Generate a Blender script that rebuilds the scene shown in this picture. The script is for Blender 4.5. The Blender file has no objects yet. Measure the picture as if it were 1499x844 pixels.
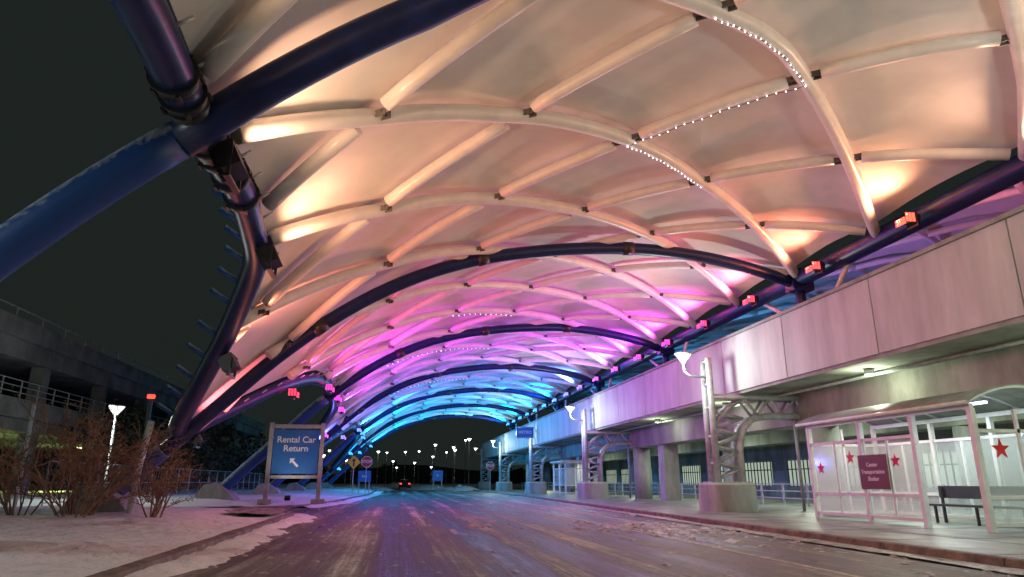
import bpy, math, random
import numpy as np
from mathutils import Vector, Matrix
random.seed(7)
scene = bpy.context.scene
scene.view_settings.view_transform = 'Standard'
scene.view_settings.look = 'None'
scene.view_settings.exposure = 0

# ------------------------------------------------------------------ materials
def new_mat(name):
    m = bpy.data.materials.new(name); m.use_nodes = True
    nt = m.node_tree
    b = nt.nodes['Principled BSDF']
    return m, nt, b

def mat(name, col, rough=0.6, metal=0.0, var=0.25, scale=3.0, bump=0.1, stretch=(1,1,1), bscale=None, col2=None, spec=0.5, det=3):
    m, nt, b = new_mat(name)
    tc = nt.nodes.new('ShaderNodeTexCoord')
    mp = nt.nodes.new('ShaderNodeMapping'); mp.inputs['Scale'].default_value = stretch
    nt.links.new(tc.outputs['Object'], mp.inputs['Vector'])
    n = nt.nodes.new('ShaderNodeTexNoise'); n.inputs['Scale'].default_value = scale
    n.inputs['Detail'].default_value = det; n.inputs['Roughness'].default_value = 0.65
    nt.links.new(mp.outputs[0], n.inputs['Vector'])
    r = nt.nodes.new('ShaderNodeValToRGB')
    c2 = col2 if col2 else tuple(c*(1-var) for c in col)
    r.color_ramp.elements[0].position = 0.35; r.color_ramp.elements[0].color = (*c2, 1)
    r.color_ramp.elements[1].position = 0.62; r.color_ramp.elements[1].color = (*col, 1)
    nt.links.new(n.outputs['Fac'], r.inputs['Fac'])
    nt.links.new(r.outputs['Color'], b.inputs['Base Color'])
    b.inputs['Roughness'].default_value = rough
    b.inputs['Metallic'].default_value = metal
    b.inputs['Specular IOR Level'].default_value = spec
    if bump:
        n2 = nt.nodes.new('ShaderNodeTexNoise'); n2.inputs['Scale'].default_value = bscale or scale*6
        n2.inputs['Detail'].default_value = 2
        nt.links.new(tc.outputs['Object'], n2.inputs['Vector'])
        bp = nt.nodes.new('ShaderNodeBump'); bp.inputs['Strength'].default_value = bump
        bp.inputs['Distance'].default_value = 0.02
        nt.links.new(n2.outputs['Fac'], bp.inputs['Height'])
        nt.links.new(bp.outputs[0], b.inputs['Normal'])
    return m

def emat(name, col, strength):
    m, nt, b = new_mat(name)
    b.inputs['Base Color'].default_value = (*[min(c,1)*0.08 for c in col], 1)
    b.inputs['Emission Color'].default_value = (*col, 1)
    b.inputs['Emission Strength'].default_value = strength
    m.cycles.emission_sampling = 'NONE'
    return m

M_FAB = mat('ptfe_fabric', (0.77,0.75,0.71), 0.7, var=0.12, scale=0.6, bump=0, spec=0.2, det=3)
M_RIB = mat('cream_painted_steel', (0.82,0.79,0.73), 0.35, var=0.12, scale=1.5, bump=0, det=2)
M_BLUE = mat('dark_blue_painted_steel', (0.012,0.025,0.11), 0.35, var=0.4, scale=2, bump=0)
M_DARK = mat('black_metal', (0.03,0.03,0.03), 0.4, var=0.3, bump=0)
M_BRK = mat('bracket_steel', (0.14,0.13,0.12), 0.5, var=0.4, bump=0)
M_CONC = mat('concrete', (0.38,0.42,0.39), 0.85, var=0.4, scale=1.1, bump=0.25, stretch=(1,1,0.35), det=5)
M_CONC_D = mat('weathered_concrete', (0.34,0.37,0.31), 0.9, var=0.5, scale=0.6, bump=0.3, stretch=(1,1,0.4), det=5)
M_FASC = mat('fascia_panel', (0.60,0.66,0.63), 0.6, var=0.28, scale=0.9, bump=0.08, stretch=(1,1,0.2), det=6)
M_STEEL = mat('galvanised_steel', (0.48,0.52,0.52), 0.45, metal=0.2, var=0.3, scale=4, bump=0)
M_WHITE = mat('white_frame_paint', (0.72,0.75,0.74), 0.4, var=0.15, bump=0)
M_GREYW = mat('grey_wood_post', (0.40,0.40,0.38), 0.7, var=0.3)
M_SIGNB = mat('blue_sign_sheet', (0.02,0.14,0.42), 0.4, var=0.12, bump=0)
M_SIGNW = mat('white_sign_sheet', (0.8,0.8,0.8), 0.4, var=0.05, bump=0)
M_RED = mat('red_sign_sheet', (0.6,0.02,0.02), 0.4, var=0.1, bump=0)
M_YEL = mat('yellow_sign_sheet', (0.75,0.5,0.02), 0.4, var=0.1, bump=0)
M_BROWN = mat('brown_sign_sheet', (0.15,0.055,0.04), 0.5, var=0.1, bump=0)
M_TWIG = mat('twig_bark', (0.30,0.17,0.11), 0.8, var=0.5, bump=0)
M_LEAF = mat('dead_leaf', (0.34,0.18,0.10), 0.8, var=0.5, bump=0, scale=8)
M_FOL = mat('dark_foliage', (0.05,0.06,0.04), 0.9, var=0.5, bump=0)
M_TYRE = mat('tyre_rubber', (0.02,0.02,0.02), 0.8, bump=0)
M_CARP = mat('car_paint', (0.03,0.03,0.035), 0.25, var=0.1, bump=0)
M_PAINT = mat('worn_road_paint', (0.62,0.60,0.50), 0.6, col2=(0.14,0.13,0.12), scale=4)
E_LAMP = emat('lamp_white', (1.0,0.96,0.88), 2.6)
E_FAR = emat('far_lamp_white', (1.0,0.96,0.9), 9)
E_TUBE = emat('fluorescent', (0.85,0.95,1.0), 5)
E_BEAD = emat('led_bead', (0.95,0.97,1.0), 9)
E_TAIL = emat('tail_light', (1.0,0.05,0.03), 4)

def snow_top(name, base):
    m, nt, b = new_mat(name)
    g = nt.nodes.new('ShaderNodeNewGeometry'); s = nt.nodes.new('ShaderNodeSeparateXYZ')
    nt.links.new(g.outputs['Normal'], s.inputs[0])
    n = nt.nodes.new('ShaderNodeTexNoise'); n.inputs['Scale'].default_value = 11; n.inputs['Detail'].default_value=6
    tc = nt.nodes.new('ShaderNodeTexCoord'); nt.links.new(tc.outputs['Object'], n.inputs['Vector'])
    a = nt.nodes.new('ShaderNodeMath'); a.operation='MULTIPLY_ADD'
    nt.links.new(n.outputs['Fac'], a.inputs[0]); a.inputs[1].default_value=0.9; nt.links.new(s.outputs['Z'], a.inputs[2])
    mr = nt.nodes.new('ShaderNodeMapRange'); mr.inputs['From Min'].default_value=0.70; mr.inputs['From Max'].default_value=1.25
    nt.links.new(a.outputs[0], mr.inputs['Value'])
    r = nt.nodes.new('ShaderNodeValToRGB'); nt.links.new(mr.outputs[0], r.inputs['Fac'])
    r.color_ramp.elements[0].color=(*base,1); r.color_ramp.elements[1].color=(0.6,0.64,0.7,1)
    nt.links.new(r.outputs['Color'], b.inputs['Base Color']); b.inputs['Roughness'].default_value=0.5
    return m
M_BLUES = snow_top('snowy_blue_steel', (0.012,0.06,0.24))

def snow_mat():
    m, nt, b = new_mat('snow')
    tc = nt.nodes.new('ShaderNodeTexCoord')
    n = nt.nodes.new('ShaderNodeTexNoise'); n.inputs['Scale'].default_value=0.5; n.inputs['Detail'].default_value=7; n.inputs['Roughness'].default_value=0.66
    nt.links.new(tc.outputs['Object'], n.inputs['Vector'])
    r = nt.nodes.new('ShaderNodeValToRGB')
    e = r.color_ramp.elements
    e[0].position=0.26; e[0].color=(0.26,0.23,0.20,1); e[1].position=0.46; e[1].color=(0.78,0.84,0.85,1)
    x = e.new(0.35); x.color=(0.62,0.64,0.63,1)
    nt.links.new(n.outputs['Fac'], r.inputs['Fac']); nt.links.new(r.outputs['Color'], b.inputs['Base Color'])
    b.inputs['Roughness'].default_value=0.65
    n2 = nt.nodes.new('ShaderNodeTexNoise'); n2.inputs['Scale'].default_value=2.5; n2.inputs['Detail'].default_value=6
    nt.links.new(tc.outputs['Object'], n2.inputs['Vector'])
    bp = nt.nodes.new('ShaderNodeBump'); bp.inputs['Strength'].default_value=0.9; bp.inputs['Distance'].default_value=0.18
    nt.links.new(n2.outputs['Fac'], bp.inputs['Height']); nt.links.new(bp.outputs[0], b.inputs['Normal'])
    return m
M_SNOW = snow_mat()

def road_mat():
    m, nt, b = new_mat('wet_slushy_asphalt')
    tc = nt.nodes.new('ShaderNodeTexCoord')
    def mapped(st, rz=0):
        mp = nt.nodes.new('ShaderNodeMapping'); mp.inputs['Scale'].default_value=st; mp.inputs['Rotation'].default_value=(0,0,rz)
        nt.links.new(tc.outputs['Object'], mp.inputs['Vector']); return mp
    def noise(scale, st, det=4, rough=0.6, rz=0):
        mp = mapped(st,rz)
        n = nt.nodes.new('ShaderNodeTexNoise'); n.inputs['Scale'].default_value=scale
        n.inputs['Detail'].default_value=det; n.inputs['Roughness'].default_value=rough
        nt.links.new(mp.outputs[0], n.inputs['Vector']); return n
    streak = noise(1.3, (1,0.02,1), 6, 0.8, 0.03)
    streak2 = noise(1.0, (1,0.03,1), 5, 0.8, -0.10)
    patch = noise(0.35, (1,0.6,1), 4, 0.6)
    fine = noise(6, (1,0.5,1), 6, 0.9)
    wv = nt.nodes.new('ShaderNodeTexWave'); wv.wave_type='BANDS'; wv.bands_direction='X'
    wv.inputs['Scale'].default_value=0.18; wv.inputs['Distortion'].default_value=1.6; wv.inputs['Detail'].default_value=3; wv.inputs['Detail Scale'].default_value=1.5
    nt.links.new(mapped((1,0.05,1),-0.02).outputs[0], wv.inputs['Vector'])
    def ma(n, k, prev=None):
        x = nt.nodes.new('ShaderNodeMath'); x.operation='MULTIPLY_ADD'; nt.links.new(n.outputs['Fac'], x.inputs[0]); x.inputs[1].default_value=k
        if prev: nt.links.new(prev.outputs[0], x.inputs[2])
        else: x.inputs[2].default_value=0
        return x
    f=ma(fine,0.55); p=ma(patch,0.6,f); s2=ma(streak2,0.8,p); w_=ma(wv,0.16,s2); a=ma(streak,1.2,w_)
    mr = nt.nodes.new('ShaderNodeMapRange'); mr.inputs['From Min'].default_value=1.40; mr.inputs['From Max'].default_value=1.98
    nt.links.new(a.outputs[0], mr.inputs['Value'])
    r = nt.nodes.new('ShaderNodeValToRGB'); e=r.color_ramp.elements
    e[0].position=0; e[0].color=(0.024,0.026,0.024,1); e[1].position=1; e[1].color=(0.66,0.70,0.68,1)
    x=e.new(0.32); x.color=(0.055,0.056,0.050,1); x=e.new(0.55); x.color=(0.15,0.155,0.14,1); x=e.new(0.75); x.color=(0.34,0.35,0.33,1)
    nt.links.new(mr.outputs[0], r.inputs['Fac']); nt.links.new(r.outputs['Color'], b.inputs['Base Color'])
    rr = nt.nodes.new('ShaderNodeMapRange'); rr.inputs['To Min'].default_value=0.27; rr.inputs['To Max'].default_value=0.85
    nt.links.new(mr.outputs[0], rr.inputs['Value']); nt.links.new(rr.outputs[0], b.inputs['Roughness'])
    bp = nt.nodes.new('ShaderNodeBump'); bp.inputs['Strength'].default_value=0.8; bp.inputs['Distance'].default_value=0.05
    nt.links.new(a.outputs[0], bp.inputs['Height']); nt.links.new(bp.outputs[0], b.inputs['Normal'])
    return m
M_ROAD = road_mat()
M_WALK = mat('wet_concrete_paving', (0.31,0.34,0.32), 0.4, var=0.65, scale=0.9, bump=0.25, bscale=18, det=6)
M_KERB = mat('kerb_stone', (0.25,0.21,0.17), 0.7, var=0.65, scale=2.5, bump=0.4, det=5)

M_GLASS, _nt, _b = new_mat('glass')
_b.inputs['Base Color'].default_value=(0.72,0.85,0.83,1); _b.inputs['Alpha'].default_value=0.26; _b.inputs['Roughness'].default_value=0.1

# ------------------------------------------------------------------ mesh helpers
class MB:
    def __init__(s): s.v=[]; s.f=[]; s.sm=[]
    def add(s, vs, fs, smooth=False):
        o=len(s.v); s.v += [tuple(v) for v in vs]
        for f in fs: s.f.append([o+i for i in f]); s.sm.append(smooth)
    def box(s, c, d, rz=0, ry=0, rx=0):
        R = Matrix.Rotation(rz,3,'Z')@Matrix.Rotation(ry,3,'Y')@Matrix.Rotation(rx,3,'X')
        vs=[]
        for x in (-.5,.5):
            for y in (-.5,.5):
                for z in (-.5,.5):
                    vs.append(Vector(c)+R@Vector((x*d[0],y*d[1],z*d[2])))
        s.add(vs, [(0,1,3,2),(4,6,7,5),(0,4,5,1),(2,3,7,6),(0,2,6,4),(1,5,7,3)])
    def bx(s, x0,x1,y0,y1,z0,z1): s.box(((x0+x1)/2,(y0+y1)/2,(z0+z1)/2),(x1-x0,y1-y0,z1-z0))
    def tube(s, pts, r, n=10, cap=True, smooth=True):
        pts=[Vector(p) for p in pts]; N=len(pts)
        rs = r if isinstance(r,(list,tuple)) else [r]*N
        up=None; vs=[]
        for i,p in enumerate(pts):
            t = (pts[min(i+1,N-1)]-pts[max(i-1,0)]).normalized()
            if up is None:
                up = Vector((0,0,1)) if abs(t.z)<0.9 else Vector((0,1,0))
            a = t.cross(up)
            if a.length<1e-5: a = t.cross(Vector((1,0,0)))
            a.normalize(); b=a.cross(t).normalized(); up=b
            for k in range(n):
                an=2*math.pi*k/n
                vs.append(p+(a*math.cos(an)+b*math.sin(an))*rs[i])
        fs=[]
        for i in range(N-1):
            for k in range(n):
                fs.append((i*n+k,i*n+(k+1)%n,(i+1)*n+(k+1)%n,(i+1)*n+k))
        o=len(s.v); s.add(vs,fs,smooth)
        if cap:
            s.f.append([o+k for k in range(n)][::-1]); s.sm.append(False)
            s.f.append([o+(N-1)*n+k for k in range(n)]); s.sm.append(False)
    def prism(s, poly, axis, a0, a1):
        n=len(poly); vs=[]
        for a in (a0,a1):
            for p in poly:
                if axis=='x': vs.append((a,p[0],p[1]))
                elif axis=='y': vs.append((p[0],a,p[1]))
                else: vs.append((p[0],p[1],a))
        fs=[tuple(range(n))[::-1], tuple(range(n,2*n))]
        for i in range(n): fs.append((i,(i+1)%n,n+(i+1)%n,n+i))
        s.add(vs,fs)
    def obj(s, name, m, parent=None, bevel=0):
        me=bpy.data.meshes.new(name); me.from_pydata(s.v,[],s.f); me.update()
        me.polygons.foreach_set('use_smooth', s.sm)
        me.materials.append(m)
        o=bpy.data.objects.new(name,me); scene.collection.objects.link(o)
        if parent: o.parent=parent
        if bevel:
            md=o.modifiers.new('bevel','BEVEL'); md.width=bevel; md.segments=2; md.limit_method='ANGLE'
        return o
def empty(name, loc=(0,0,0), rz=0):
    e=bpy.data.objects.new(name,None); e.location=loc; e.rotation_euler=(0,0,rz); e.empty_display_size=0.3
    scene.collection.objects.link(e); return e
def text(name, body, loc, size, m, parent=None, rot=(math.pi/2,0,0), spacing=1.0):
    c=bpy.data.curves.new(name,'FONT'); c.body=body; c.size=size; c.align_x='CENTER'; c.align_y='CENTER'; c.extrude=0.004
    c.space_line=spacing; c.offset=size*0.012
    c.materials.append(m)
    o=bpy.data.objects.new(name,c); o.location=loc; o.rotation_euler=rot
    scene.collection.objects.link(o)
    if parent: o.parent=parent
    return o
def light(name, kind, loc, energy, col, parent=None, target=None, **kw):
    l=bpy.data.lights.new(name,kind); l.energy=energy; l.color=col
    for k,v in kw.items(): setattr(l,k,v)
    o=bpy.data.objects.new(name,l); o.location=loc; scene.collection.objects.link(o)
    if target is not None:
        d=Vector(target)-Vector(loc); o.rotation_euler=d.to_track_quat('-Z','Y').to_euler()
    if parent: o.parent=parent
    return o

# ------------------------------------------------------------------ world
w=bpy.data.worlds.new("World"); scene.world=w; w.use_nodes=True
w.cycles.sampling_method='NONE'
nt=w.node_tree; bg=nt.nodes['Background']
sky=nt.nodes.new('ShaderNodeTexSky'); sky.sky_type='NISHITA'; sky.sun_disc=False
sky.sun_elevation=math.radians(-4); sky.sun_rotation=math.radians(160)
mx=nt.nodes.new('ShaderNodeMix'); mx.data_type='RGBA'; mx.blend_type='ADD'; mx.inputs[0].default_value=1.0
sc=nt.nodes.new('ShaderNodeMix'); sc.data_type='RGBA'; sc.blend_type='MULTIPLY'; sc.inputs[0].default_value=1.0
nt.links.new(sky.outputs[0], sc.inputs[6]); sc.inputs[7].default_value=(0.3,0.3,0.3,1)
nt.links.new(sc.outputs[2], mx.inputs[6]); mx.inputs[7].default_value=(0.15,0.20,0.175,1)
nt.links.new(mx.outputs[2], bg.inputs['Color']); bg.inputs['Strength'].default_value=0.085

# ------------------------------------------------------------------ camera
cam=bpy.data.cameras.new('camera'); co=bpy.data.objects.new('camera',cam); scene.collection.objects.link(co)
co.location=(0,0,1.3); co.rotation_euler=(math.radians(106),0,math.radians(-9.4))
cam.sensor_width=36; cam.lens=23.68; cam.clip_end=3000; cam.clip_start=0.1
scene.camera=co

# ------------------------------------------------------------------ canopy geometry functions
PX=np.array([-9.4,-8.1,-6.2,-4.4,-3.3,-1.25,0.6,2.6,4.8,6.8,9.3,11.5,13.5,15.5])
PZ=np.array([0.55,1.9,3.75,5.55,6.5,7.95,8.9,9.6,10.05,10.3,10.4,10.25,9.9,9.35])
PS=np.gradient(PZ,PX)
def zp(x):
    x=min(max(x,PX[0]),PX[-1]); i=min(max(int(np.searchsorted(PX,x))-1,0),len(PX)-2)
    h=PX[i+1]-PX[i]; t=(x-PX[i])/h
    return float((2*t**3-3*t*t+1)*PZ[i]+(t**3-2*t*t+t)*h*PS[i]+(-2*t**3+3*t*t)*PZ[i+1]+(t**3-t*t)*h*PS[i+1])
def XL(y):
    d=(y-24)%28.6; d=min(d,28.6-d)
    x=float(np.interp(d,[0,1.2,2.4,4.8,8,11.4,14.3],[-7.3,-6.65,-6.0,-4.7,-3.4,-3.1,-3.2]))
    if y>24: x-=0.6*min(1,(y-24)/8)*min(1,d/8)
    return x
BAY=14.3; Y0=-8.0; Y1=95.5
DX=3.26; DY=2.385
def wp_(x,y):   # the rib grid bows in plan
    s=min(max((x+0.8)/18,0),1)
    return -1.1*math.sin(math.pi*s)-1.2*min(max((19-y)/6,0),1)*min(max((x-2)/6,0),1)
def bulge(x,y):
    y=y-wp_(x,y-wp_(x,y))
    p=(x-15.5)/DX; q=(y-24)/DY
    a=abs(math.sin(math.pi*(q-p)/2)); b=abs(math.sin(math.pi*(q+p)/2))
    return 0.17*(a*b)**0.55
canopy=empty('tensile_canopy')
mb=MB(); NX=88; ys=np.arange(Y0,Y1+0.01,0.32); NYr=len(ys)
vs=[]
for y in ys:
    xl=XL(y)+0.12
    for i in range(NX+1):
        x=xl+(15.45-xl)*i/NX
        vs.append((x,y,zp(x)+0.24+bulge(x,y)*min(1,(x-xl)/1.0)))
fs=[(j*(NX+1)+i,j*(NX+1)+i+1,(j+1)*(NX+1)+i+1,(j+1)*(NX+1)+i) for j in range(NYr-1) for i in range(NX)]
mb.add(vs,fs,True); mb.obj('fabric_membrane',M_FAB,canopy)
mbR=MB(); mbS=MB(); mbP=MB()
for k in range(-14,26):
    yc=24+2*DY*k
    pts=[]
    for j in range(0,75):
        x=15.5-j*0.27; y=yc-DY*(15.5-x)/DX; y+=wp_(x,y)
        if y<Y0 or y>Y1: continue
        if x<XL(y)+0.05: break
        pts.append((x,y,zp(x)-0.04))
    if len(pts)>3: mbR.tube(pts,0.185,12)
    for i in range(5,-3,-1):
        xa=15.5-DX*(5-i); ya=yc+DY*(5-i); xb=xa-DX; yb=ya+DY
        seg=[]
        for t in np.linspace(0.085,0.915,7):
            x=xa+(xb-xa)*t; y=ya+(yb-ya)*t; y+=wp_(x,y)
            if x>XL(y)+0.1 and Y0<y<Y1: seg.append((x,y,zp(x)-0.02))
        if len(seg)>1: mbS.tube(seg,0.16,12)
        yw=ya+wp_(xa,ya)
        if xa>XL(yw)+0.5 and Y0<yw<Y1 and i<5:
            z=zp(xa)-0.04
            for sg in (-1,1):
                for o_ in (-0.08,0.08):
                    mbP.box((xa+sg*0.22+o_*0.6,yw-sg*0.16+o_*0.8,z),(0.26,0.025,0.14),rz=math.atan2(-DY,DX))
                mbP.tube([(xa+sg*0.24-0.08,yw-sg*0.17-0.1,z),(xa+sg*0.24+0.08,yw-sg*0.17+0.1,z)],0.035,6)
mbR.obj('diagonal_ribs',M_RIB,canopy); mbS.obj('cross_ribs',M_RIB,canopy); mbP.obj('rib_brackets',M_BRK,canopy)
mbA=MB(); mbL=MB(); mbC=MB()
for k in range(7):
    y=9.7+BAY*k
    if k==6: y=Y1
    xs=np.linspace(XL(y)-0.2,15.5,44)
    if k==0:
        pts=[(x,float(np.interp(x,[-3.3,0.1,4,9,15.5],[9.7,9.1,7.6,5.2,2.0])),zp(x)-0.25) for x in xs]
        mbA.tube(pts,0.29,16)
    else:
        mbA.tube([(x,y,zp(x)-0.27) for x in xs],0.24,14)
        for f in (0.2,0.45,0.7):
            x=xs[0]+(15.5-xs[0])*f; mbC.tube([(x-0.2,y,zp(x-0.2)-0.27),(x+0.2,y,zp(x+0.2)-0.27)],0.27,14)
    xs=np.linspace(-9.1,XL(y)-0.2,14); mbL.tube([(x,y,zp(x)-0.22) for x in xs],0.29,16)
mbA.obj('blue_arches',M_BLUE,canopy); mbL.obj('arch_legs',M_BLUES,canopy)
yy=np.arange(-4.4,Y1,0.45)
path=[(XL(y)-0.05,y,zp(XL(y))-0.02) for y in yy]
P=np.array(path); 
for _ in range(4): P[1:-1]=(P[:-2]+2*P[1:-1]+P[2:])/4
mbE=MB(); mbE.tube([tuple(p) for p in P],0.28,16); mbE.obj('edge_tube',M_BLUE,canopy)
def edge(y):
    i=int(np.argmin(abs(P[:,1]-y))); return Vector(P[i]), (Vector(P[min(i+1,len(P)-1)])-Vector(P[max(i-1,0)])).normalized()
for y in (8.6,9.1,10.3,10.9,12.0,12.5):
    c,t=edge(y); mbC.tube([c-t*0.09,c+t*0.09],0.34,16)
    for a in range(6): mbC.box(c+Vector((0.35*math.cos(a),0,0.35*math.sin(a))),(0.05,0.16,0.05))
c,t=edge(9.9); mbC.tube([c-t*0.75,c+t*0.75],0.31,16)
mbC.obj('clamp_rings',M_DARK,canopy)
mbG=MB()
for y in np.arange(-3,Y1-1,0.9):
    c,t=edge(y); mbG.tube([c+Vector((0.15,0,0.1)),c+Vector((0.42,0,0.30))],0.03,5)
mbG.obj('membrane_clamps',M_STEEL,canopy)
mbK=MB()
for y in np.arange(12.6,23.2,0.95):
    c,t=edge(y); d=Vector((-0.8,-0.1,0.55)).normalized(); mbK.tube([c,c+d*0.85],0.07,7)
mbK.obj('edge_rods',M_BLUES,canopy)
mbB=MB(); mbB.tube([(15.75,y,9.2) for y in np.linspace(Y0,Y1,30)],0.34,12)
mbW=MB()
for k in range(-1,7):
    y=9.7+BAY*k
    mbB.tube([(15.9,y,7.1),(15.75,y,9.2)],0.2,10); mbB.box((15.8,y,9.15),(0.9,0.6,0.9))
    mbW.tube([(16.4,y,7.0),(15.9,y+3.0,9.0)],0.1,8); mbW.tube([(16.4,y,7.0),(15.9,y-3.0,9.0)],0.1,8)
mbB.obj('right_edge_beam',M_BLUE,canopy); mbW.obj('deck_struts',M_RIB,canopy)
mb=MB(); vs=[]; q=[(16.1,9.35),(18,10.4),(20.5,11.3),(23.5,11.8),(27,11.6),(30,10.6),(33,8.9)]
qx=np.linspace(16.1,33,36)
def z2(x): return float(np.interp(x,[a for a,b in q],[b for a,b in q]))
ys2=np.arange(Y0,Y1,0.6)
for y in ys2:
    for x in qx: vs.append((x,y,z2(x)+0.2+bulge(x,y)))
n=len(qx); fs=[(j*n+i,j*n+i+1,(j+1)*n+i+1,(j+1)*n+i) for j in range(len(ys2)-1) for i in range(n-1)]
mb.add(vs,fs,True); mb.obj('outer_membrane',M_FAB,canopy)
mb=MB()
for k in range(-6,20):
    for sg in (1,-1):
        pts=[(x,24+2*DY*k+sg*DY*(x-15.5)/DX,z2(x)-0.03) for x in np.linspace(16.2,33,16)]
        pts=[p for p in pts if Y0<p[1]<Y1]
        if len(pts)>2: mb.tube(pts,0.14,8)
mb.obj('outer_ribs',M_RIB,canopy)
mb=MB()
for k in range(7):
    y=9.7+BAY*k
    mb.prism([(-10.3,-0.1),(-7.7,-0.1),(-8.3,0.75),(-9.0,1.25),(-9.6,1.15)],'y',y-0.75,y+0.75)
mb.obj('leg_pedestals',M_CONC,canopy,bevel=0.04)

# floodlights
stops=[(0,(1,.62,.40)),(13,(1,.54,.32)),(18,(1,.38,.19)),(22,(1,.22,.13)),(26,(1,.14,.22)),(30,(1,.10,.50)),(34,(1,.07,.85)),(41,(.72,.06,1)),(48,(.34,.09,1)),(55,(.08,.17,1)),(64,(.005,.32,1)),(95,(0,.45,.95))]
def colr(y): return tuple(float(np.interp(y,[s[0] for s in stops],[s[1][i] for s in stops])) for i in range(3))
def fixcol(y):
    return tuple(float(np.interp(y,[10,20,30,40,55,70],c)) for c in ([1,1,1,1,.3,.05],[.13,.06,.03,.04,.12,.4],[.04,.05,.08,.6,1,1]))
mbF=MB()
cnt=0
for side in ('L','R'):
    for k in range(-5,16):
        y=24+4.77*k+ (2.4 if side=='R' else 0.6)
        if y>Y1-1 or y<-6: continue
        if side=='L':
            c,t=edge(max(y,-4)); pos=c+Vector((0.55,0,-0.25)); tgt=Vector((7,y,10.8))
        else:
            pos=Vector((15.0,y,9.0)); tgt=Vector((6.5,y,10.9))
        d=(tgt-pos).normalized()
        e=880 if side=='L' else 780
        e*=float(np.interp(y,[0,8,14,26,34,48,60,95],[0.62,0.60,0.82,1.2,1.6,2.2,2.6,2.6]))
        if y<45 or k%2==0:
            if y>=45: e*=2
            light('flood_lamp','SPOT',pos+d*0.14,e,colr(y),canopy,target=tgt,spot_size=math.radians(165),spot_blend=1.0,shadow_soft_size=0.13)
        rz=math.atan2(d.y,d.x); ry=-math.asin(d.z)
        s_=1.2 if (side=='L' and y<24) else 0.75
        mbF.box(pos-d*0.16*s_,(0.26*s_,0.5*s_,0.36*s_),rz=rz,ry=ry)
        for g in range(5): mbF.box(pos-d*0.32*s_+Vector((0,(g-2)*0.1*s_,0)),(0.1*s_,0.02,0.3*s_),rz=rz,ry=ry)
        for g in (-0.29,0.29): mbF.box(pos-d*0.12+Vector((0,g*s_,-0.1*s_)),(0.06,0.03,0.5*s_))
        mbF.box(pos-d*0.14+Vector((0,0,-0.34*s_)),(0.1,0.6*s_,0.05))
        if side=='R' or y>26:
            fx=MB()
            for a in (-0.15,-0.05,0.05,0.15):
                for b_ in (0.0,-0.11):
                    fx.box(pos+Vector((-0.30 if side=='R' else 0.05,a,b_-0.10)),(0.05,0.07,0.08))
                for c_ in (-0.26,-0.15,-0.04): fx.box(pos+Vector((c_,-0.25,a*0.7-0.07)),(0.07,0.03,0.06))
            fx.obj('flood_lens',emat('flood_glow_%s%d'%(side,cnt),fixcol(y),3.4),canopy)
        cnt+=1
mbF.obj('flood_housings',M_DARK,canopy)
for y,e in ((8,700),(17,700),(26,600),(36,600),(50,800),(70,900)):
    cc=(1,.25,.45) if y<22 else ((.5,.25,1) if y<30 else (.05,.4,1))
    light('outer_flood_lamp','SPOT',(19,y,8.0),e,cc,canopy,target=(23,y,12),spot_size=math.radians(160),spot_blend=1.0,shadow_soft_size=0.15)

st=empty('string_lights'); mb=MB(); wire=MB()
def node(i,k):
    x=15.5-DX*(5-i); y=24+2*DY*k-DY*(5-i); return x,y
def string(pts,step):
    for (xa,ya),(xb,yb) in zip(pts[:-1],pts[1:]):
        L=math.hypot(xb-xa,yb-ya); n=int(L/step); wp=[]
        for j in range(n+1):
            t=j/n; x=xa+(xb-xa)*t; y=ya+(yb-ya)*t; y+=wp_(x,y); z=zp(x)-0.25-0.02*math.sin(j*1.3)
            wp.append((x,y,z)); 
            r=0.018; mb.add([(x+r,y,z),(x-r,y,z),(x,y+r,z),(x,y-r,z),(x,y,z+r),(x,y,z-r)],[(0,2,4),(2,1,4),(1,3,4),(3,0,4),(2,0,5),(1,2,5),(3,1,5),(0,3,5)])
        wire.tube(wp,0.008,4)
string([node(2,-1),node(3,-1),node(2,0),node(3,0)],0.2)
string([node(0,6),node(1,6),node(2,6)],0.35)
string([node(1,4),node(2,4)],0.35); string([node(0,9),node(1,9),node(2,9)],0.4)
mb.obj('beads',E_BEAD,st); wire.obj('wire',M_DARK,st)

# ------------------------------------------------------------------ ground
mb=MB(); mb.add([(-1500,-300,0),(1500,-300,0),(1500,2500,0),(-1500,2500,0)],[(0,1,2,3)]); mb.obj('ground',M_SNOW)
def kerbx(y): return 9.2+0.033*min(y,60)
mb=MB(); rows=list(np.arange(-20,150,5)); vs=[]
for y in rows: vs+= [(-14 if 31<y<36 else -6,y,0.004),(kerbx(y)+0.02,y,0.004)]
mb.add(vs,[(2*i,2*i+1,2*i+3,2*i+2) for i in range(len(rows)-1)]); 
mb.add([(-40,30.5,0.008),(-5,30.5,0.008),(-5,35.5,0.008),(-40,35.5,0.008)],[(0,1,2,3)])
mb.add([(-60,150,0.006),(60,150,0.006),(60,160,0.006),(-60,160,0.006)],[(0,1,2,3)])
mb.obj('road',M_ROAD)
mb=MB()
for y in range(-6,120,12): mb.bx(1.53,1.67,y+0.3,y+2.2,0.0085,0.0095)
mb.bx(6.45,6.57,-5,100,0.0085,0.0095)
mb.obj('road_markings',M_PAINT)
mb=MB(); vs=[]; 
for y in rows: vs+=[(kerbx(y)+0.16,y,0.13),(60,y,0.13)]
mb.add(vs,[(2*i,2*i+1,2*i+3,2*i+2) for i in range(len(rows)-1)]); mb.obj('sidewalk',M_WALK)
mb=MB()
for y in np.arange(1.5,110,3): mb.bx(kerbx(y)+0.22,19.9,y,y+0.025,0.133,0.1345)
mb.bx(12.0,12.025,0,110,0.1355,0.137)
mb.obj('paving_joints',M_DARK)
mb=MB()
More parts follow.
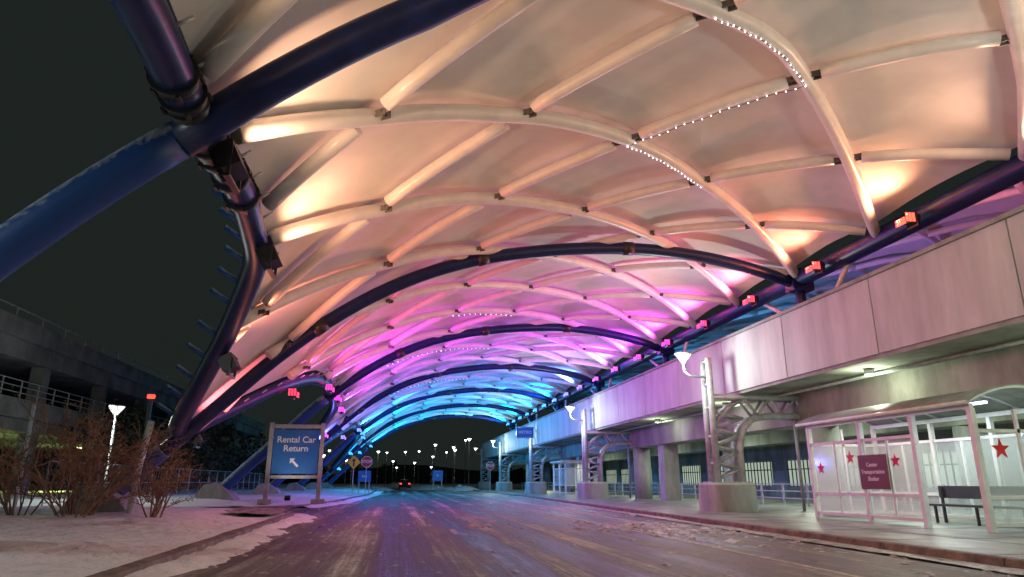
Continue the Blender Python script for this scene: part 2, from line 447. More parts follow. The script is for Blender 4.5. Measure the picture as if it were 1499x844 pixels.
for j in range(-20,130,3):
    y0=j+0.01;y1=j+2.99
    a=kerbx(y0);b=kerbx(y1)
    mb.add([(a,y0,0),(a+0.02,y0,0.125),(a+0.04,y0,0.14),(a+0.2,y0,0.14),(b,y1,0),(b+0.02,y1,0.125),(b+0.04,y1,0.14),(b+0.2,y1,0.14)],
           [(0,1,5,4),(1,2,6,5),(2,3,7,6),(0,3,2,1),(4,5,6,7)])
mb.obj('kerb',M_KERB)
from mathutils import noise as mnoise
def hz(x,y): return mnoise.fractal(Vector((x*0.35,y*0.35,0.3)),1.0,2.0,5)
def e1(y):
    base=-3.45-0.012*y
    if y>28: base-= 3.2*(1-math.sqrt(max(0,1-((y-28)/3.2)**2)))
    return base
def e2(y):
    b=float(np.interp(y,[35,45,70,100,150],[-5.0,-3.6,-2.4,-2.6,-3.0]))
    if y<38.5: b-=3.0*(1-math.sqrt(max(0,1-((38.5-y)/3.2)**2)))
    return b
def verge(name, ef, ya, yb, dy, rise):
    mb=MB(); ds=[0.22,0.3,0.5,0.8,1.2,1.6,2.0,2.5,3,3.6,4.2,4.9,5.7,6.8,8,10,13,18,26,40,60]
    yr=list(np.arange(ya,yb,dy))+[yb]; vs=[]
    for y in yr:
        e=ef(y)
        for d in ds:
            x=e-d; en=min(1,(y-ya)/1.5+0.02,(yb-y)/1.5+0.02) if yb<120 else min(1,(y-ya)/1.5)
            z=0.14+ (rise*min(1,d/4.5)+0.12*hz(x,y)*min(1,d)+0.04*mnoise.noise(Vector((x*2.2,y*2.2,4)))*min(1,d*2))*max(en,0)
            vs.append((x,y,z))
    n=len(ds); mb.add(vs,[(j*n+i,(j+1)*n+i,(j+1)*n+i+1,j*n+i+1) for j in range(len(yr)-1) for i in range(n-1)],True)
    mb.obj(name,M_SNOW)
    kb=MB()
    for a,b in zip(yr[:-1],yr[1:]):
        xa,xb=ef(a),ef(b)
        kb.add([(xa,a,0),(xa-0.02,a,0.13),(xa-0.23,a,0.15),(xb,b,0),(xb-0.02,b,0.13),(xb-0.23,b,0.15)],[(0,3,4,1),(1,4,5,2)])
    for y in (ya,yb):
        e=ef(y); kb.add([(e,y,0),(e-60,y,0),(e-60,y,0.16),(e,y,0.16)],[(0,1,2,3)])
    kb.obj('kerb',M_KERB)
verge('snowy_verge',e1,-10,31.0,0.3,0.28)
verge('snowy_verge',e2,35.5,150,0.5,0.33)
def windrow(name,xf,wf,ya,yb,hh,dy=0.15,m=None):
    mb=MB(); yr=np.arange(ya,yb,dy); vs=[]; NN=9
    for y in yr:
        w_=wf(y)*(0.85+0.8*max(-0.6,mnoise.noise(Vector((y*0.5,3.1,0))))+0.25*mnoise.noise(Vector((y*2.1,1.1,0)))); c=xf(y)
        for i in range(NN):
            s=i/(NN-1); x=c+w_*s+0.04*mnoise.noise(Vector((y*6,s*9,1)))
            prof=math.sin(math.pi*min(1,s*0.75+0.25))
            z=0.008+hh*max(0,prof)*(0.6+0.7*mnoise.noise(Vector((x*3,y*2.2,0.5))))
            if i==NN-1: z=0.0
            vs.append((x,y,z))
    mb.add(vs,[(j*NN+i,j*NN+i+1,(j+1)*NN+i+1,(j+1)*NN+i) for j in range(len(yr)-1) for i in range(NN-1)],True)
    mb.obj(name,m or M_SNOW)
windrow('snow_windrow',lambda y:e1(y)+0.0,lambda y:0.9,-2,30.5,0.10)
windrow('snow_windrow',lambda y:e2(y)+0.0,lambda y:0.9,37,120,0.14,0.3)
M_SLUSH=mat('brown_slush',(0.44,0.45,0.42),0.45,col2=(0.10,0.09,0.075),scale=5,bump=0.7,bscale=25,det=5)
windrow('slush',lambda y:kerbx(y)-0.7,lambda y:0.75,3,90,0.05,0.15,M_SLUSH)
mb=MB()
random.seed(3)
def clump(x,y,r):
    vs=[];n=7
    vs.append((x,y,r*0.35))
    for ring,(rr,z) in enumerate(((0.55,0.28),(1.0,0.0))):
        for k in range(n):
            a=2*math.pi*k/n; q_=r*rr*random.uniform(0.6,1.25); vs.append((x+q_*math.cos(a),y+q_*math.sin(a)*1.5,0.006+r*z*random.uniform(0.5,1.2)))
    fs=[(0,1+k,1+(k+1)%n) for k in range(n)]+[(1+k,1+n+k,1+n+(k+1)%n,1+(k+1)%n) for k in range(n)]
    mb.add(vs,fs,True)
for _ in range(800):
    y=random.uniform(5,45); c=random.choice([kerbx(y)-random.uniform(0.3,1.6), kerbx(y)-random.expovariate(0.6), e1(min(y,30))+0.6+random.expovariate(1.0), random.uniform(-2,9)])
    if c>kerbx(y)-0.1: continue
    clump(c,y,random.uniform(0.02,0.09))
for _ in range(220): clump(random.gauss(7.4,0.8),random.gauss(19.5,1.7),random.uniform(0.04,0.18))
for _ in range(16): clump(random.gauss(2.6,0.18),random.gauss(21.3,0.35),random.uniform(0.06,0.16))
mb.obj('slush_clumps',M_SLUSH)
mb=MB()
for (cx,cy,rx,ry,h) in ((6,112,5,3,0.9),(-3,108,3,3,0.7),(10,106,3,4,0.8),(1,140,8,3,1.0)):
    vs=[];n=20
    for r_ in range(6):
        for k in range(n):
            a=2*math.pi*k/n; rr=(r_+0.01)/5; x=cx+rx*rr*math.cos(a); y=cy+ry*rr*math.sin(a)
            vs.append((x,y,0.0+h*max(0,(1-rr*rr))*(0.8+0.6*mnoise.noise(Vector((x,y,0))))))
    mb.add(vs,[(r_*n+k,(r_+1)*n+k,(r_+1)*n+(k+1)%n,r_*n+(k+1)%n) for r_ in range(5) for k in range(n)],True)
mb.obj('snow_heaps',M_SNOW)
mb=MB()
vs=[];NN=24
for j in range(NN+1):
    for i in range(9):
        y=24.5+6.2*j/NN; s=i/8; x=e1(y)-0.25-(1.6+0.8*mnoise.noise(Vector((y,0,7))))*s
        vs.append((x,y,0.17+0.30*min(1,(-x+e1(y))/4.5)+0.06+0.03*mnoise.noise(Vector((x*4,y*4,0)))))
mb.add(vs,[(j*9+i,(j+1)*9+i,(j+1)*9+i+1,j*9+i+1) for j in range(NN) for i in range(8)],True)
mb.obj('mulch_bed',mat('mulch',(0.12,0.075,0.045),0.9,col2=(0.45,0.45,0.44),scale=4,bump=0.8,bscale=25))

# ------------------------------------------------------------------ elevated roadway
er=empty('elevated_roadway')
mb=MB(); y=-12
while y<118: mb.bx(14.2,14.38,y+0.02,y+4.98,5.02,7.38); y+=5
mb.obj('fascia_panels',M_FASC,er,bevel=0.012)
mb=MB(); mb.bx(14.12,14.5,-12,118,7.385,7.5); mb.bx(14.28,14.36,-12,118,4.9,7.3); mb.obj('parapet_cap',M_CONC,er)
mb=MB(); mb.bx(14.4,36,-12,118,5.0,5.35)
mb.bx(17,18.3,-12,118,3.65,4.98); mb.bx(24,25.3,-12,118,3.65,4.98); mb.obj('deck_girders',M_CONC_D,er,bevel=0.03)
mb=MB()
for y in (4.6,26.4,48.5,70,91.5,113):
    for x in (17.65,24.65):
        mb.tube([(x,y,0.1),(x,y,3.7)],0.62,24)
for y in (43.6,65): mb.bx(17.2,18.2,y-0.5,y+0.5,0.1,3.66)
mb.obj('piers',M_CONC,er)
mb=MB(); mb.bx(31,31.4,-12,118,0.1,5.0); mb.obj('back_wall',M_CONC_D,er)
E_WIN=emat('lit_window',(0.75,0.9,0.7),0.5)
mb=MB(); wf=MB()
for y in np.arange(12,110,7):
    mb.bx(30.93,30.99,y,y+4.4,1.0,2.9)
    for q_ in range(9): wf.bx(30.86,30.92,y+q_*0.55-0.04,y+q_*0.55+0.04,0.95,2.95)
    wf.bx(30.80,30.85,y,y+4.4,2.2,2.28)
mb.obj('lit_windows',E_WIN,er); wf.obj('window_mullions',M_DARK,er)
mb=MB(); hl=MB()
for y in (9,17,25,33,44,58,76,95):
    mb.bx(20.6,21.0,y-0.7,y+0.7,4.78,4.86); hl.bx(20.55,21.05,y-0.75,y+0.75,4.865,4.99)
    light('soffit_lamp','AREA',(20.8,y,4.72),290,(0.90,1.0,0.78),er,shape='RECTANGLE',size=0.4,size_y=1.3)
mb.obj('soffit_lamp_lens',E_TUBE,er); hl.obj('soffit_lamp_body',M_STEEL,er)
fx=MB()
for (y,e) in ((12,140),(20.5,130),(31,80),(40,80)):
    light('soffit_spot','POINT',(15.7,y,4.55),e,(0.92,1.0,0.72),er,shadow_soft_size=0.15)
    fx.tube([(15.7,y,4.78),(15.7,y,4.98)],0.16,12)
fx.obj('soffit_spot_body',M_STEEL,er)
mb=MB(); mb.tube([(16.2,-10,4.88),(16.2,115,4.88)],0.05,8); mb.tube([(16.5,-10,4.9),(16.5,115,4.9)],0.03,8)
for y in (26.4,48.5,70): mb.tube([(16.95,y+0.9,0.13),(16.95,y+0.9,4.9)],0.07,8)
mb.obj('conduits',M_STEEL,er)
gr=empty('guard_rail'); mb=MB()
for y in np.arange(23,112,2.2): mb.bx(20.0,20.08,y,y+0.08,0.13,1.2)
for z in (0.45,0.8,1.15): mb.bx(20.02,20.06,23,112,z,z+0.06)
mb.obj('rails',M_STEEL,gr)

def lantern(parent,p,energy,em=None):
    x,y,z=p
    mb=MB(); mb.tube([(x,y,z),(x,y,z+0.08),(x,y,z+0.42)],[0.05,0.09,0.34],14); mb.obj('lantern_shade',em or E_LAMP,parent)
    mb=MB(); mb.tube([(x,y,z+0.44),(x,y,z+0.48),(x,y,z+0.54)],[0.38,0.39,0.1],14)
    for k in range(4):
        a=k*math.pi/2+0.4; mb.tube([(x+0.07*math.cos(a),y+0.07*math.sin(a),z),(x+0.38*math.cos(a),y+0.38*math.sin(a),z+0.44)],0.022,5)
    mb.tube([(x,y,z-0.12),(x,y,z+0.02)],0.08,10)
    mb.obj('lantern_cap',M_BRK,parent)
    if energy: light('lantern_lamp','POINT',(x-0.6,y-0.3,z-0.05),energy,(0.90,1.0,0.92),parent,shadow_soft_size=0.3)
def support_column(x,y):
    e=empty('lattice_support_column',(x,y,0.13))
    mb=MB(); n=28; vs=[]
    for z,r in ((0,1.08),(1.05,1.05),(1.12,0.99)):
        for k in range(n):
            a=2*math.pi*k/n; c_,s_=math.cos(a),math.sin(a)
            vs.append((0.35+r*math.copysign(abs(c_)**0.7,c_),r*math.copysign(abs(s_)**0.7,s_),z))
    fs=[(j*n+k,j*n+(k+1)%n,(j+1)*n+(k+1)%n,(j+1)*n+k) for j in range(2) for k in range(n)]+[tuple(2*n+k for k in range(n))]
    mb.add(vs,fs,False); mb.obj('pedestal',M_CONC,e)
    mb=MB()
    for yy in (-0.28,0.28):
        mb.tube([(-0.15,yy,1.1),(-0.15,yy,6.3)],0.14,12)
        cv=[(0.95,yy,1.1),(0.95,yy,2.4),(1.02,yy,2.9),(1.22,yy,3.35),(1.6,yy,3.7),(2.2,yy,3.85),(3.0,yy,3.88),(4.1,yy,3.88)]
        mb.tube(cv,0.13,12); mb.tube([(-0.15,yy,4.65),(4.1,yy,4.65)],0.12,10)
        mb.tube([(-0.15,yy,3.4),(0.5,yy,4.1),(1.3,yy,4.6)],0.08,8)
        zs=[1.25,1.95,2.6,3.3,4.0]
        for i in range(4):
            a=(-0.15,yy,zs[i]); b=(0.95 if zs[i+1]<3 else 1.2,yy,(zs[i]+zs[i+1])/2+0.1); c_=(-0.15,yy,zs[i+1])
            mb.tube([a,b],0.06,8); mb.tube([b,c_],0.06,8)
        xs=[1.3,1.9,2.5,3.1,3.7,4.1]
        for i in range(5):
            a=(xs[i],yy,4.65 if i%2==0 else 3.88); b=(xs[i+1],yy,3.88 if i%2==0 else 4.65); mb.tube([a,b],0.06,8)
    for z in (1.9,3.0,4.2,5.2,6.2): mb.tube([(-0.15,-0.28,z),(-0.15,0.28,z)],0.07,8)
    for xx in (1.9,2.9,4.0): mb.tube([(xx,-0.28,4.65),(xx,0.28,4.65)],0.06,8)
    mb.bx(-0.45,1.25,-0.5,0.5,1.12,1.17)
    mb.bx(3.95,4.2,-0.5,0.5,3.7,4.85)
    mb.tube([(-0.15,0,5.5),(-0.9,0,5.55),(-1.15,0,5.75),(-1.15,0,6.1)],0.05,8)
    mb.obj('lattice',M_STEEL,e)
    lantern(e,(-1.15,0,6.05),460 if y<100 else 0)
for (x,y) in ((12.9,5.8),(13.2,27.3),(13.65,49),(13.8,70.5),(13.8,92),(13.8,113)): support_column(x,y)  # nearest column is unseen, continues the row; its lantern added to light the ground

def street_lamp(x,y,h,energy=0,z0=0.1,em=None):
    e=empty('street_lamp',(x,y,z0)); mb=MB()
    mb.tube([(0,0,0),(0,0,0.3),(0,0,0.32),(0,0,h)],[0.12,0.12,0.07,0.05],10); mb.obj('pole',M_STEEL,e)
    lantern(e,(0,0,h),energy,em)
street_lamp(-14,37,4.1,450,0.4)
street_lamp(-9.5,6.5,5.0,650,0.3)  # unseen lamp added beside the camera to whiten the snow and light the shrubs
random.seed(5)
for a in ((12.3,120,8),(10.5,128,6.5),(-8,128,6),(-4,150,7),(2,175,8),(6,195,9),(12,150,8),(9,178,7),(14,200,9),(-16,170,8),(-1,185,6),(-12,118,5),(-10,142,5),(-3,205,9),(4,160,5),(7.5,140,8),(17,175,11),(-20,190,9),(10,205,5),(0,215,5)):
    street_lamp(a[0],a[1],a[2],em=E_FAR)

# ------------------------------------------------------------------ signs
def star(mb,cx,cz,y,r,axis='y'):
    pl=[]
    for k in range(10):
        a=math.pi/2+k*math.pi/5; rr=r if k%2==0 else r*0.4; pl.append((cx+rr*math.cos(a),cz+rr*math.sin(a)))
    mb.prism(pl,axis,y,y+0.008)
sg=empty('rental_car_return_sign',(-5.15,36.9,0.33),0.04)
mb=MB(); mb.bx(-1.37,-1.17,-0.1,0.1,0,3.9); mb.bx(1.17,1.37,-0.1,0.1,0,3.9); mb.bx(-1.17,1.17,-0.08,0.08,3.62,3.82); mb.bx(-1.17,1.17,-0.08,0.08,1.12,1.28)
mb.bx(-1.6,-0.95,-0.3,0.3,-0.1,0.12); mb.bx(0.95,1.6,-0.3,0.3,-0.1,0.12)
mb.obj('frame',M_GREYW,sg,bevel=0.01)
mb=MB(); mb.bx(-1.12,1.12,-0.05,0.02,1.36,3.55); mb.obj('panel',M_SIGNB,sg)
text('lettering','Rental Car\nReturn',(0,-0.06,2.82),0.44,M_SIGNW,sg)
mb=MB(); mb.prism([(-0.24,2.12),(0.02,2.12),(-0.07,2.02),(0.2,1.75),(0.12,1.67),(-0.15,1.94),(-0.24,1.85)],'y',-0.075,-0.055)
mb.obj('arrow',M_SIGNW,sg)
sl=light('sign_lamp','SPOT',(0,-1.9,0.5),110,(1,0.97,0.9),sg,target=(0,0,2.5),spot_size=math.radians(90),spot_blend=0.8,shadow_soft_size=0.1)
mb=MB(); mb.box((0,-2.0,0.22),(0.26,0.2,0.14),rx=0.7); mb.obj('sign_flood_housing',M_DARK,sg)

def stop_sign(x,y,zc,z0=0.13):
    e=empty('stop_sign',(x,y,z0)); mb=MB(); mb.bx(-0.04,0.04,0.0,0.05,0,zc+0.45); mb.obj('post',M_STEEL,e)
    def octo(r): return [(r*math.cos(math.pi/8+k*math.pi/4),zc+r*math.sin(math.pi/8+k*math.pi/4)) for k in range(8)]
    mb=MB(); mb.prism(octo(0.56),'y',-0.02,-0.005); mb.obj('border',M_SIGNW,e)
    mb=MB(); mb.prism(octo(0.51),'y',-0.032,-0.022); mb.obj('face',M_RED,e)
    text('lettering','STOP',(0,-0.04,zc),0.40,M_SIGNW,e)
stop_sign(-2.85,68,3.0); stop_sign(11.75,88,3.1)
e=empty('warning_sign',(-3.75,63,0.2)); mb=MB(); mb.bx(-0.04,0.04,0,0.05,0,3.3); mb.obj('post',M_STEEL,e)
mb=MB(); mb.prism([(0,2.15),(0.6,2.75),(0,3.35),(-0.6,2.75)],'y',-0.02,-0.005); mb.obj('face',M_YEL,e)
mb=MB(); mb.prism([(-0.06,2.4),(0.06,2.4),(0.06,2.85),(0.2,2.85),(0,3.1),(-0.2,2.85),(-0.06,2.85)],'y',-0.032,-0.022); mb.obj('symbol',M_DARK,e)
def blue_sign(x,y,wd,ht,zc,txt):
    e=empty('direction_sign',(x,y,0.13)); mb=MB(); 
    for sx in (-wd*0.4,wd*0.4): mb.bx(sx-0.05,sx+0.05,0,0.08,0,zc+ht/2)
    mb.obj('posts',M_STEEL,e); mb=MB(); mb.bx(-wd/2,wd/2,-0.05,-0.005,zc-ht/2,zc+ht/2); mb.obj('panel',M_SIGNB,e)
    text('lettering',txt,(0,-0.06,zc),ht*0.3,M_SIGNW,e)
blue_sign(-3.2,73,1.3,1.1,1.7,'Exit'); blue_sign(6.0,103,1.5,1.5,2.0,'P')
e=empty('hanging_route_sign',(13.0,70.0,6.2)); mb=MB(); mb.bx(-0.95,0.85,-0.05,0.05,-0.5,0.5); mb.obj('panel',M_SIGNB,e)
mb=MB(); mb.bx(-0.95,1.0,-0.03,0.06,0.51,0.58); mb.bx(-0.95,1.0,-0.03,0.06,-0.58,-0.51); mb.obj('bracket',M_STEEL,e)
text('lettering','METRO',(-0.05,-0.06,0),0.42,M_SIGNW,e)

# ------------------------------------------------------------------ bus shelter
bs=empty('bus_shelter',(14.15,15.0,0.13))
L=7.0; D=2.5; H=2.95
fr=MB()
posts=[0,2.05,4.3,L]
for y in posts:
    fr.bx(-0.07,0.07,y-0.07,y+0.07,0,H); fr.bx(D-0.06,D+0.06,y-0.06,y+0.06,0,H)
fr.bx(-0.06,0.06,-0.05,L+0.05,H,H+0.12); fr.bx(D-0.05,D+0.05,-0.04,L+0.04,H,H+0.12)
for (a,b) in ((2.05,4.3),(4.3,L)):
    for z in (0.12,0.75,2.35): fr.bx(-0.035,0.035,a+0.07,b-0.07,z,z+0.09)
    m_=(a+b)/2; fr.bx(-0.03,0.03,m_-0.035,m_+0.035,0.22,2.34)
for i in range(3):
    a,b=posts[i],posts[i+1]
    for z in (0.12,0.75,2.35): fr.bx(D-0.035,D+0.035,a+0.06,b-0.06,z,z+0.09)
    m_=(a+b)/2; fr.bx(D-0.03,D+0.03,m_-0.035,m_+0.035,0.22,2.34)
for y in (0,L):
    for z in (0.12,0.75,2.35): fr.bx(0.07,D-0.06,y-0.035,y+0.035,z,z+0.09)
    fr.bx(D/2-0.04,D/2+0.04,y-0.035,y+0.035,0.22,H)
def arc(t):
    x=-0.3+(D+0.6)*t; return x, H+0.12+0.42*math.sin(math.pi*t)**0.9
for y in np.linspace(-0.25,L+0.25,6): fr.tube([(arc(t)[0],y,arc(t)[1]) for t in np.linspace(0,1,17)],0.045,6)
fr.tube([(-0.3,-0.25,H+0.12),(-0.3,L+0.25,H+0.12)],0.05,8); fr.tube([(D+0.3,-0.25,H+0.12),(D+0.3,L+0.25,H+0.12)],0.05,8)
fr.obj('frame',M_WHITE,bs)
mb=MB(); vs=[]; 
for y in (-0.3,L+0.3):
    for t in np.linspace(0,1,17): vs.append((arc(t)[0],y,arc(t)[1]+0.05))
mb.add(vs,[(i,i+1,18+i,17+i) for i in range(16)],True); 
ro=mb.obj('barrel_roof',mat('roof_sheet',(0.28,0.31,0.30),0.5,var=0.3),bs); sd=ro.modifiers.new('s','SOLIDIFY'); sd.thickness=0.03
gl=MB()
for (a,b) in ((2.05,4.3),(4.3,L)):
    gl.bx(-0.008,0.008,a+0.07,b-0.07,0.84,2.35); gl.bx(-0.008,0.008,a+0.07,b-0.07,0.21,0.75)
for i in range(3): gl.bx(D-0.008,D+0.008,posts[i]+0.06,posts[i+1]-0.06,0.21,2.35)
for y in (0,L): gl.bx(0.07,D-0.06,y-0.008,y+0.008,0.21,2.35)
gl.obj('glass_panes',M_GLASS,bs)
ss=MB(); star(ss,0.62,1.95,-0.05,0.27,'y'); star(ss,1.9,1.7,L-0.06,0.26,'y')
for (cy,cz) in ((6.5,1.6),(4.9,1.9),(2.9,1.75)):
    pts=[]
    for k in range(10):
        a=math.pi/2+k*math.pi/5; rr=0.22 if k%2==0 else 0.09; pts.append((cy+rr*math.cos(a),cz+rr*math.sin(a)))
    ss.prism(pts,'x',-0.03,-0.02)
ss.obj('star_decals',M_RED,bs)
mb=MB(); mb.bx(1.35,2.1,-0.06,-0.045,1.2,2.3); mb.obj('poster',M_SIGNB,bs)
mb=MB(); mb.prism([(1.72+0.26*math.cos(a),1.8+0.26*math.sin(a)) for a in np.linspace(0,2*math.pi,25)[:-1]],'y',-0.072,-0.063); mb.obj('poster_roundel',M_SIGNW,bs)
mb=MB(); mb.bx(-0.13,-0.09,3.15,4.4,0.95,1.95); mb.obj('name_board',M_BROWN,bs,bevel=0.01)
text('lettering','Center\nTransportation\nShelter',(-0.14,3.78,1.45),0.17,M_SIGNW,bs,rot=(math.pi/2,0,-math.pi/2),spacing=1.2)
mb=MB()
mb.bx(1.6,2.05,0.5,3.9,0.48,0.54); mb.bx(2.06,2.1,0.5,3.9,0.7,1.05)
for y in (0.7,2.2,3.7): mb.bx(1.7,1.76,y,y+0.06,0,0.48); mb.bx(1.98,2.05,y,y+0.06,0,1.0)
mb.obj('bench',M_DARK,bs)
mb=MB(); mb.bx(1.2,1.32,0.8,3.2,3.18,3.24); mb.obj('tube_light',E_TUBE,bs)
light('shelter_lamp','AREA',(1.26,2.0,3.1),95,(0.85,0.97,1.0),bs,shape='RECTANGLE',size=0.2,size_y=2.2)
light('shelter_lamp','AREA',(1.26,5.5,3.1),70,(1.0,0.95,0.80),bs,shape='RECTANGLE',size=0.2,size_y=1.2)
b2=empty('bus_shelter',(15.2,62,0.13))
fr=MB()
for x in (0,2.2):
    for y in (0,2.4,4.8): fr.bx(x-0.06,x+0.06,y-0.06,y+0.06,0,2.9)
fr.bx(-0.3,2.5,-0.3,5.1,2.9,3.05)
for z in (0.15,0.8,2.3): fr.bx(-0.03,0.03,0.06,4.74,z,z+0.08); fr.bx(0.06,2.14,-0.03,0.03,z,z+0.08)
fr.obj('frame',M_WHITE,b2)
gl=MB(); gl.bx(-0.006,0.006,0.06,4.74,0.88,2.3); gl.bx(0.06,2.14,-0.006,0.006,0.88,2.3); gl.obj('glass_panes',M_GLASS,b2)
mb=MB(); mb.bx(1.5,1.9,0.4,4.4,0.45,0.52); mb.bx(1.6,1.7,0.5,0.6,0,0.45); mb.bx(1.6,1.7,4.2,4.3,0,0.45); mb.obj('bench',M_DARK,b2)
light('shelter_lamp','AREA',(1.1,2.4,2.85),90,(1,0.9,0.75),b2,shape='RECTANGLE',size=0.3,size_y=2)

# ------------------------------------------------------------------ parking garage left
pg=empty('parking_garage')
mb=MB()
mb.bx(-45,-22,18,120,9.4,10.5); mb.bx(-45,-22.3,18,120,8.3,9.38)
mb.bx(-45,-22,18,120,4.9,6.0); mb.bx(-45,-22.3,18,120,4.2,4.88)
for y in np.arange(20,120,9):
    mb.bx(-23.2,-22.4,y,y+0.8,0.1,4.19); mb.bx(-23.2,-22.4,y,y+0.8,6.01,8.29)
mb.bx(-45,-44.5,18,120,0,9)
mb.obj('decks_and_columns',mat('old_concrete',(0.26,0.26,0.24),0.9,var=0.5,scale=0.5,bump=0.2,det=5),pg)
mb=MB()
for y in np.arange(18,120,2.0): mb.bx(-22.1,-22.04,y,y+0.06,6.0,7.0)
for z in (6.3,6.65,7.0): mb.bx(-22.1,-22.05,18,120,z,z+0.05)
for y in np.arange(18,120,3.0): mb.bx(-22.1,-22.04,y,y+0.06,10.5,11.0)
mb.bx(-22.1,-22.05,18,120,10.98,11.04)
mb.obj('railings',M_STEEL,pg)
lm=MB()
for y in (27,36,48,64):
    lm.bx(-27.6,-27.0,y,y+1.4,4.06,4.14)
    light('garage_lamp','SPOT',(-27.3,y+0.7,4.0),1500,(0.80,1.0,0.30),pg,target=(-27.6,y+0.7,0),spot_size=math.radians(130),spot_blend=0.6,shadow_soft_size=0.25)
lm.obj('garage_lamp_lens',emat('garage_glow',(0.9,1.0,0.35),5),pg)
fn=empty('chain_fence'); mb=MB()
for y in np.arange(30,75,2.4): mb.tube([(-13.5,y,0.3),(-13.5,y,2.1)],0.035,6)
for z in (0.5,1.25,2.08): mb.tube([(-13.5,30,z),(-13.5,75,z)],0.022,5)
for y in np.arange(30,75,0.4): mb.tube([(-13.5,y,0.5),(-13.5,y+0.3,2.08)],0.006,3,cap=False)
mb.obj('posts_and_wire',M_STEEL,fn)
pp=empty('steel_post',(-7.75,22.6,0.35)); mb=MB(); mb.tube([(0,0,0),(0.05,0,1.3),(0.2,0.1,2.75)],0.11,10); mb.obj('pipe',M_WHITE,pp)
pp=empty('steel_post',(-11.8,24.5,0.35)); mb=MB(); mb.tube([(0,0,0),(0,0,3.4)],0.06,8); mb.obj('pipe',M_WHITE,pp)
rb=empty('beacon_lamp',(-8.1,24,3.9)); mb=MB(); mb.box((0,0,0.1),(0.2,0.14,0.12)); mb.obj('lens',emat('beacon',(1,0.04,0.02),4),rb); mb=MB(); mb.bx(-0.06,0.06,-0.04,0.04,-0.9,0.0); mb.obj('bracket',M_DARK,rb)

# ------------------------------------------------------------------ shrubs
def shrub(x,y,z,w_,h,n,seed):
    random.seed(seed); e=empty('leafless_shrub',(x,y,z)); tw=MB(); lf=MB()
    def br(p,d,l,r,dep):
        pts=[p]; q_=p; dd=d.copy()
        for s in range(3):
            dd=(dd+Vector((random.uniform(-.25,.25),random.uniform(-.25,.25),random.uniform(-.12,.2)))).normalized(); q_=q_+dd*l/3; pts.append(q_)
        tw.tube(pts,[r,r*.85,r*.7,r*.5],4,cap=False,smooth=False)
        if dep<=1:
            for _ in range(3):
                c=pts[random.randint(1,3)]+Vector([random.uniform(-.07,.07) for _ in range(3)])
                a=Vector([random.uniform(-1,1) for _ in range(3)]).normalized()*0.03; b=Vector([random.uniform(-1,1) for _ in range(3)]).normalized()*0.025
                lf.add([c-a,c+b,c+a,c-b],[(0,1,2,3)])
        if dep>0:
            for _ in range(3 if dep>1 else 4):
                d2=(dd+Vector([random.uniform(-.8,.8) for _ in range(3)])).normalized(); d2.z=abs(d2.z)*0.9
                br(pts[random.randint(1,3)],d2,l*0.62,r*0.62,dep-1)
    for _ in range(n):
        a=random.uniform(0,2*math.pi); s=random.uniform(0.15,1.0)
        d=Vector((math.cos(a)*s*w_/h*0.75,math.sin(a)*s*w_/h*0.75,1)).normalized()
        br(Vector((math.cos(a)*0.3*s*w_*0.5,math.sin(a)*0.3*s*w_*0.5,0)),d,h*0.60*random.uniform(0.7,1.1),0.026,3)
    tw.obj('twigs',M_TWIG,e); lf.obj('dead_leaves',M_LEAF,e)
shrub(-8.6,21.0,0.3,3.2,2.9,26,1); shrub(-6.9,22.0,0.3,1.6,1.9,9,2); shrub(-10.3,21.6,0.3,1.9,2.2,12,5)

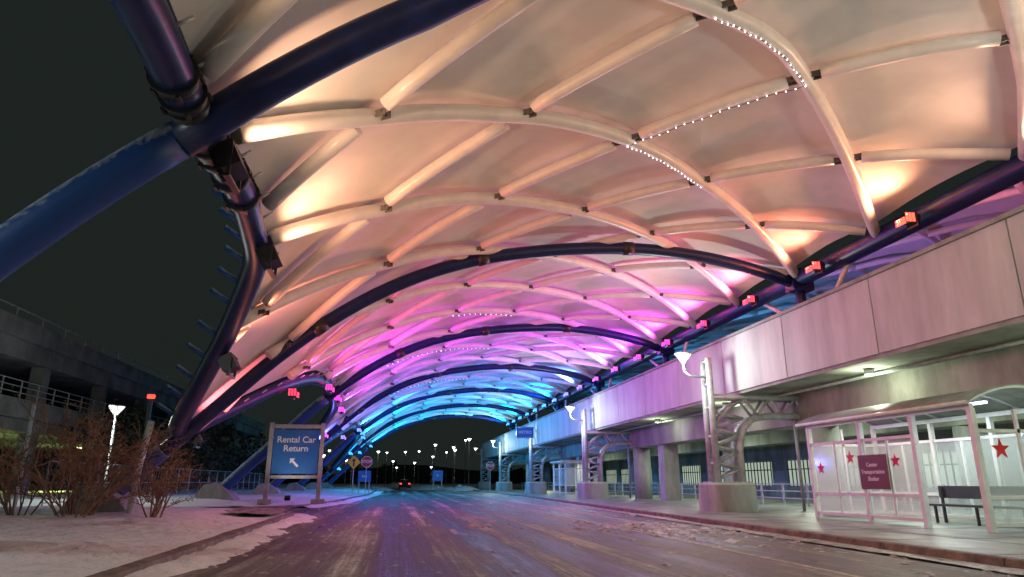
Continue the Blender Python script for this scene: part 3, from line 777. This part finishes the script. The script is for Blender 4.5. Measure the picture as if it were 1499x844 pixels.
# ------------------------------------------------------------------ distant trees & hills
tl=empty('distant_tree_line'); random.seed(11); mb=MB()
for _ in range(90):
    y=random.uniform(225,320); x=random.uniform(-150,110); h=random.uniform(4,8); r=h*random.uniform(0.3,0.5)
    for _ in range(100):
        t=random.random(); a=random.uniform(0,6.28); rr=r*math.sqrt(max(0.02,1-(2*t-0.9)**2))*random.random()**0.5; s=random.uniform(0.35,0.8)
        c=Vector((x+rr*math.cos(a),y+rr*math.sin(a),h*(0.2+0.8*t)))
        u=Vector([random.uniform(-1,1) for _ in range(3)])*s; v=Vector([random.uniform(-1,1) for _ in range(3)])*s
        mb.add([c-u,c+v,c+u,c-v],[(0,1,2,3)])
for _ in range(26):
    y=random.uniform(45,110); x=random.uniform(-20,-12)-0.03*y; h=random.uniform(4,7); r=h*0.35
    for _ in range(260):
        t=random.random(); a=random.uniform(0,6.28); rr=r*math.sqrt(max(0.02,1-(2*t-0.9)**2))*random.random()**0.5; s=random.uniform(0.1,0.28)
        c=Vector((x+rr*math.cos(a),y+rr*math.sin(a),h*(0.15+0.85*t)))
        u=Vector([random.uniform(-1,1) for _ in range(3)])*s; v=Vector([random.uniform(-1,1) for _ in range(3)])*s
        mb.add([c-u,c+v,c+u,c-v],[(0,1,2,3)])
mb.obj('crowns',M_FOL,tl)
mb=MB(); N=60; vs=[]
for i in range(N+1):
    x=-600+1200*i/N; vs+=[(x,420,-1),(x,430,7+3*math.sin(i*0.45)+2*math.sin(i*1.3))]
mb.add(vs,[(2*i,2*i+2,2*i+3,2*i+1) for i in range(N)]); mb.obj('hills',M_FOL)

# ------------------------------------------------------------------ vehicles
M_GLASSD=mat('dark_glass',(0.02,0.025,0.03),0.1,var=0.1,bump=0)
def car(x,y,rz=0):
    e=empty('parked_car',(x,y,0.0),rz); mb=MB()
    W=0.92
    low=[(-2.3,0.3),(2.2,0.3),(2.35,0.55),(2.3,0.85),(1.3,1.0),(-2.2,1.05),(-2.35,0.8)]
    mb.prism(low,'x',-W,W); mb.obj('body',M_CARP,e,bevel=0.06)
    mb=MB(); top=[(-2.15,1.06),(-1.9,1.6),(-0.1,1.68),(0.6,1.58),(1.3,1.02)]
    mb.prism(top,'x',-W*0.84,W*0.84); mb.obj('cabin',M_GLASSD,e,bevel=0.05)
    mb=MB()
    for sx in (-W,W):
        for sy in (-1.45,1.45): mb.tube([(sx-0.1,sy,0.34),(sx+0.1,sy,0.34)],0.34,18)
    mb.obj('wheels',M_TYRE,e)
    mb=MB(); mb.bx(-0.9,-0.6,-2.40,-2.3,0.85,1.05); mb.bx(0.6,0.9,-2.40,-2.3,0.85,1.05); mb.obj('tail_lights',E_TAIL,e)
car(1.6,128)
